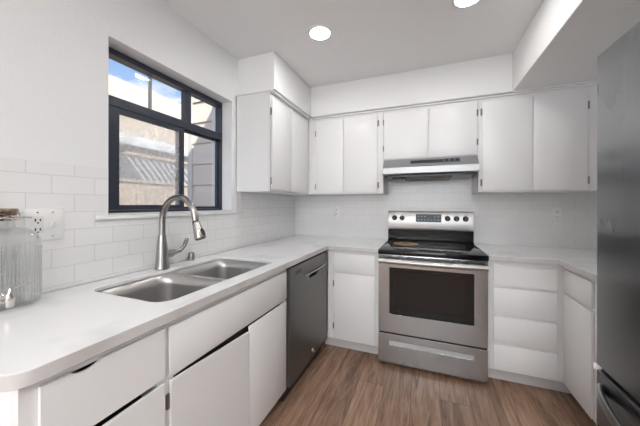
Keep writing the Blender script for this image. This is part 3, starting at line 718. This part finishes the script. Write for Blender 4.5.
obj('handle', tube(BM(), [(FRX - .002, -2.34, 0.80), (FRX - .05, -2.34, 0.84), (FRX - .06, -2.34, 1.1), (FRX - .06, -2.34, 1.4), (FRX - .05, -2.34, 1.66), (FRX - .002, -2.34, 1.70)], 0.013, 12), M['fridgeh'], ud)

# ================================================================== DRINK DISPENSER
jx0, jx1, jy0, jy1 = 0.014, 0.128, -2.512, -2.297
jcx, jcy = (jx0 + jx1) / 2, (jy0 + jy1) / 2
jr = thing('drink_dispenser', (jcx, jcy, HC), 'ribbed clear glass drink dispenser with metal spigot at the left end of the counter', 'drink dispenser')
def jring(ins, z, rib=0.0, r=0.04, nn=200):
    base = rrect(jx0 + ins, jx1 - ins, jy0 + ins, jy1 - ins, max(r - ins * .3, .012), 10)
    cum = [0.0]; P_ = base + [base[0]]
    for a, c_ in zip(P_, P_[1:]): cum.append(cum[-1] + math.hypot(c_[0] - a[0], c_[1] - a[1]))
    tot = cum[-1]; res = []; k = 0
    for i in range(nn):
        s = tot * i / nn
        while cum[k + 1] < s: k += 1
        f = (s - cum[k]) / max(cum[k + 1] - cum[k], 1e-9)
        x = P_[k][0] + (P_[k + 1][0] - P_[k][0]) * f; y = P_[k][1] + (P_[k + 1][1] - P_[k][1]) * f
        m = 1 - rib * (0.5 - 0.5 * math.cos(2 * PI * i / 4)) if rib else 1.0
        dx, dy = x - jcx, y - jcy; L_ = math.hypot(dx, dy)
        res.append(Vector((jcx + dx * (1 - (1 - m) / L_ * 1), jcy + dy * (1 - (1 - m) / L_), z)))
    return res
Z0 = HC + .0008
rings = [jring(.012, Z0), jring(.004, Z0 + .004), jring(.0, Z0 + .014), jring(0, Z0 + .024), jring(0, Z0 + .032), jring(0, Z0 + .212), jring(0, Z0 + .220), jring(.002, Z0 + .236), jring(.008, Z0 + .251), jring(.018, Z0 + .262), jring(.028, Z0 + .269)]
neck = []
for z, r in ((Z0 + 0.275, .046), (Z0 + 0.281, .0445), (Z0 + 0.299, .0445)):
    src = jring(.028, z); neck.append([Vector((jcx + (p.x - jcx) / math.hypot(p.x - jcx, p.y - jcy) * r, jcy + (p.y - jcy) / math.hypot(p.x - jcx, p.y - jcy) * r, z)) for p in src])
rings += neck
gb = loft(BM(), rings, True, True, False)
gl = obj('glass_body', gb, M['jar'], jr)
src = jring(-.0006, 0, nn=64); b = BM()
for p in src:
    tube(b, [(p.x, p.y, Z0 + .022), (p.x, p.y, Z0 + .030), (p.x, p.y, Z0 + .200), (p.x, p.y, Z0 + .208)], [0.0006, 0.0019, 0.0019, 0.0006], 8)
obj('ribbing', b, M['rib'], gl)
obj('glass_base', loft(BM(), [jring(.010, Z0 + .006, nn=60), jring(.007, Z0 + .014, nn=60), jring(.010, Z0 + .019, nn=60)], True, True, True), M['jar'], gl)
obj('clamp_band', lathe(BM(), [(0.047, Z0 + 0.2998), (0.0495, Z0 + 0.3010), (0.0495, Z0 + 0.3190), (0.047, Z0 + 0.3205)], (jcx, jcy, 0), n=40), M['chrome'], jr)
b = BM()
for s in (1, -1):
    yy = jcy + s * .052
    tube(b, [(jcx - .018, yy, Z0 + 0.3030), (jcx - .012, yy + s * .003, Z0 + 0.3250), (jcx + .012, yy + s * .003, Z0 + 0.3250), (jcx + .018, yy, Z0 + 0.3030)], 0.0022, 8)
tube(b, [(jcx + .046, jcy + .02, Z0 + 0.3130), (jcx + .056, jcy + .03, Z0 + 0.3130), (jcx + .058, jcy + .068, Z0 + 0.3100)], 0.0028, 8)
tube(b, [(jcx + .050, jcy - .035, Z0 + 0.3020), (jcx + .057, jcy, Z0 + 0.3130), (jcx + .050, jcy + .035, Z0 + 0.3020)], 0.0026, 8)
obj('wire_clamp', b, M['chrome'], jr)
obj('lid', lathe(BM(), [(0.0, Z0 + 0.3210), (0.052, Z0 + 0.3210), (0.054, Z0 + 0.3250), (0.054, Z0 + 0.3370), (0.051, Z0 + 0.3420), (0.0, Z0 + 0.3440)], (jcx, jcy, 0), n=40), M['copper'], jr)
sy = -2.405; sz = HC + .045
b = BM(); lathe(b, [(0.0, 0), (0.018, 0), (0.018, .004), (0.0115, .008), (0.0105, .038), (0.0, .038)], (jx1 + .0005, sy, sz), 'x', 20)
lathe(b, [(0.009, -0.024), (0.0105, -0.018), (0.0125, 0.0), (0.0115, .014), (0.0085, .022), (0.0, .023)], (jx1 + .040, sy, sz), 'z', 20)
sp = obj('spigot', b, M['chrome'], jr)
obj('spigot_lever', tube(BM(), [(jx1 + .040, sy, sz + .021), (jx1 + .040, sy + .002, sz + .033), (jx1 + .038, sy + .022, sz + .037), (jx1 + .034, sy + .062, sz + .046)], [0.005, 0.005, 0.0035, 0.003], 10), M['chrome'], sp)

# ================================================================== OUTLETS
pl = thing('outlet_plate', (0.0076, -2.25, 1.190), 'white two-gang wall plate with an outlet and a toggle switch beside the window', 'outlet')
obj('cover_plate', slab(LW, -2.309, -2.191, 1.127, 1.254, 0.0077, 0.0135, 0.003), M['plate'], pl)
rc_ = obj('receptacle', slab(LW, -2.291, -2.257, 1.157, 1.224, 0.0136, 0.0160, 0.002), M['plate'], pl)
b = BM()
for zz in (1.209, 1.172):
    box(b, LW, -2.2835, -2.2795, 0.0161, 0.0165, zz - .006, zz + .006); box(b, LW, -2.2690, -2.2650, 0.0161, 0.0165, zz - .005, zz + .005)
    lathe(b, [(0.0, 0), (0.0032, 0), (0.0032, .0004), (0.0, .0004)], (0.0161, -2.274, zz - .011), 'x', 10)
obj('socket_holes', b, M['slot'], rc_)
sw = obj('toggle_switch', slab(LW, -2.234, -2.222, 1.178, 1.204, 0.0136, 0.0150, 0.001), M['plate'], pl)
b = BM(); tube(b, [(0.0150, -2.228, 1.188), (0.024, -2.228, 1.196)], [0.005, 0.0035], 8); obj('toggle', b, M['plate'], sw)
for u in (-2.274, -2.228):
    for zz in (1.239, 1.142): obj('screw', lathe(BM(), [(0.0, 0), (0.0032, 0), (0.0024, .0012), (0.0, .0012)], (0.0136, u, zz), 'x', 10), M['nickel'], pl)
def back_outlet(u, label):
    p = thing('outlet_plate', (u, -0.0076, 1.195), label, 'outlet')
    obj('cover_plate', slab(BK, u - .036, u + .036, 1.137, 1.253, 0.0077, 0.0125, 0.003), M['plate'], p)
    for zz in (1.217, 1.173):
        r = obj('receptacle', slab(BK, u - .017, u + .017, zz - .014, zz + .014, 0.0126, 0.0145, 0.004), M['plate'], p)
        q = BM()
        box(q, BK, u - .0075, u - .0045, 0.0146, 0.015, zz - .003, zz + .007); box(q, BK, u + .0045, u + .0075, 0.0146, 0.015, zz - .003, zz + .007)
        lathe(q, [(0.0, 0), (0.0025, 0), (0.0025, .0004), (0.0, .0004)], (u, -0.0146, zz - .009), '-y', 8)
        obj('socket_holes', q, M['slot'], r)
    return p
back_outlet(2.474, 'white outlet plate on the tile below the right wall cabinet')
back_outlet(0.521, 'white outlet plate on the tile in the corner left of the range')

# ================================================================== RECESSED LAMPS
def lamp(loc, label):
    r = thing('recessed_light', loc, label, 'ceiling light', 'round recessed ceiling lights')
    x, y, z = loc
    obj('trim_ring', lathe(BM(), [(0.066, -.004), (0.070, -.007), (0.086, -.005), (0.088, -.0005), (0.066, -.0005)], loc, n=40, cap=False), M['lampring'], r)
    o = obj('lens', lathe(BM(), [(0.0, -.0008), (0.066, -.0008), (0.064, -.0045), (0.0, -.0055)], loc, n=40), M['lamp'], r)
    return r
l0 = lamp((0.752, -1.119, ZC), 'round recessed ceiling light near the window wall, left one of the two lit lamps')
dup(l0, (1.661, -1.112, ZC), 'round recessed ceiling light near the dropped ceiling, cut by the top edge')
for x in (1.40, 1.92):
    for y in (-2.47, -3.83):
        dup(l0, (x, y, ZC), 'round recessed ceiling light behind the camera')
pnl = thing('fill_panel_light', (1.45, -4.9, ZC), 'added square fill light under the ceiling, unseen behind the camera', 'ceiling light')  # added for fill, no such lamp is seen
obj('frame', plate(BM(), TOP, rrect(0.85, 2.05, -5.5, -4.3, 0.01), [rrect(0.88, 2.02, -5.47, -4.33, 0.01)], ZC - .05, ZC - .001, 'xy'), M['lampring'], pnl)
obj('lens', box(BM(), TOP, 0.881, 2.019, -5.469, -4.331, ZC - .045, ZC - .03), M['fillpanel'], pnl)

# ================================================================== OUTSIDE THE WINDOW
b = BM(); box(b, TOP, -14, -0.21, -12, 14, -0.2, -0.02); struct('ground_yard', b, M['soil'])
# wing of this house clad in lap siding
b = BM()
SYY, pitch = -0.80, 0.2065
for k in range(13):
    z0 = 0.432 + pitch * (k - 1)
    z1 = z0 + pitch
    v = [(-SYY - .10, z0), (-SYY + .016, z0), (-SYY + .004, z1 - .010), (-SYY - .012, z1 - .010), (-SYY - .012, z1), (-SYY - .10, z1)]
    plate(b, BK, v, [], -0.735, -0.205, 'dz')
wg = struct('wall_siding', b, M['siding'])
b = BM(); box(b, TOP, -0.79, -0.736, SYY - .024, SYY + .10, 0.0, 2.92); struct('corner_board', b, M['sidingtrim'], wg)
# neighbouring house
nh = thing('neighbour_house', (-5.5, 2.0, 0), 'neighbouring house with tan shingle roof seen through the window', 'house')
obj('wall', box(BM(), TOP, -9.5, -4.0, -7, 13, -0.02, 2.44), M['stucco'], nh)
b = BM()
rf = [(-3.62, 2.52), (-6.4, 4.72), (-9.9, 2.52), (-9.9, 2.42), (-6.4, 4.60), (-3.62, 2.42)]
va = [b.verts.new((x, -7.4, z)) for x, z in rf]; vb = [b.verts.new((x, 13.4, z)) for x, z in rf]
b.faces.new(va); b.faces.new(list(reversed(vb)))
for i in range(6): b.faces.new((va[i], vb[i], vb[(i + 1) % 6], va[(i + 1) % 6]))
bmesh.ops.recalc_face_normals(b, faces=b.faces[:]); obj('roof', b, M['roof'], nh)
obj('gutter', box(BM(), TOP, -3.615, -3.50, -7.4, 13.4, 2.34, 2.52, 0.01), M['fascia'], nh)
# fence
fc = thing('wooden_fence', (-2.6, 2.0, 0), 'weathered wooden fence with pale lattice top outside the window', 'fence')
b = BM()
for k in range(80):
    y = -4 + k * 0.145; box(b, TOP, -2.62, -2.60, y, y + 0.138, 0.0, 1.60)
obj('fence_boards', b, M['fence'], fc)
b = BM()
box(b, TOP, -2.64, -2.58, -4, 7.6, 1.602, 1.64); box(b, TOP, -2.64, -2.58, -0.25, 7.6, 2.0, 2.04)
obj('fence_rail', b, M['fence'], fc)
b = BM()
for k in range(70):
    y = 0.05 + k * 0.105
    for s, xx in ((-1, -2.616),):
        a0, a1 = y, y + s * 0.30
        vs = [(xx, a0 - .02, 1.64), (xx, a0 + .02, 1.64), (xx, a1 + .02, 2.0), (xx, a1 - .02, 2.0)]
        f0 = [b.verts.new(v) for v in vs]; f1 = [b.verts.new((v[0] + .008, v[1], v[2])) for v in vs]
        b.faces.new(f0); b.faces.new(list(reversed(f1)))
        for i in range(4): b.faces.new((f0[i], f1[i], f1[(i + 1) % 4], f0[(i + 1) % 4]))
bmesh.ops.recalc_face_normals(b, faces=b.faces[:]); obj('lattice', b, M['lattice'], fc)
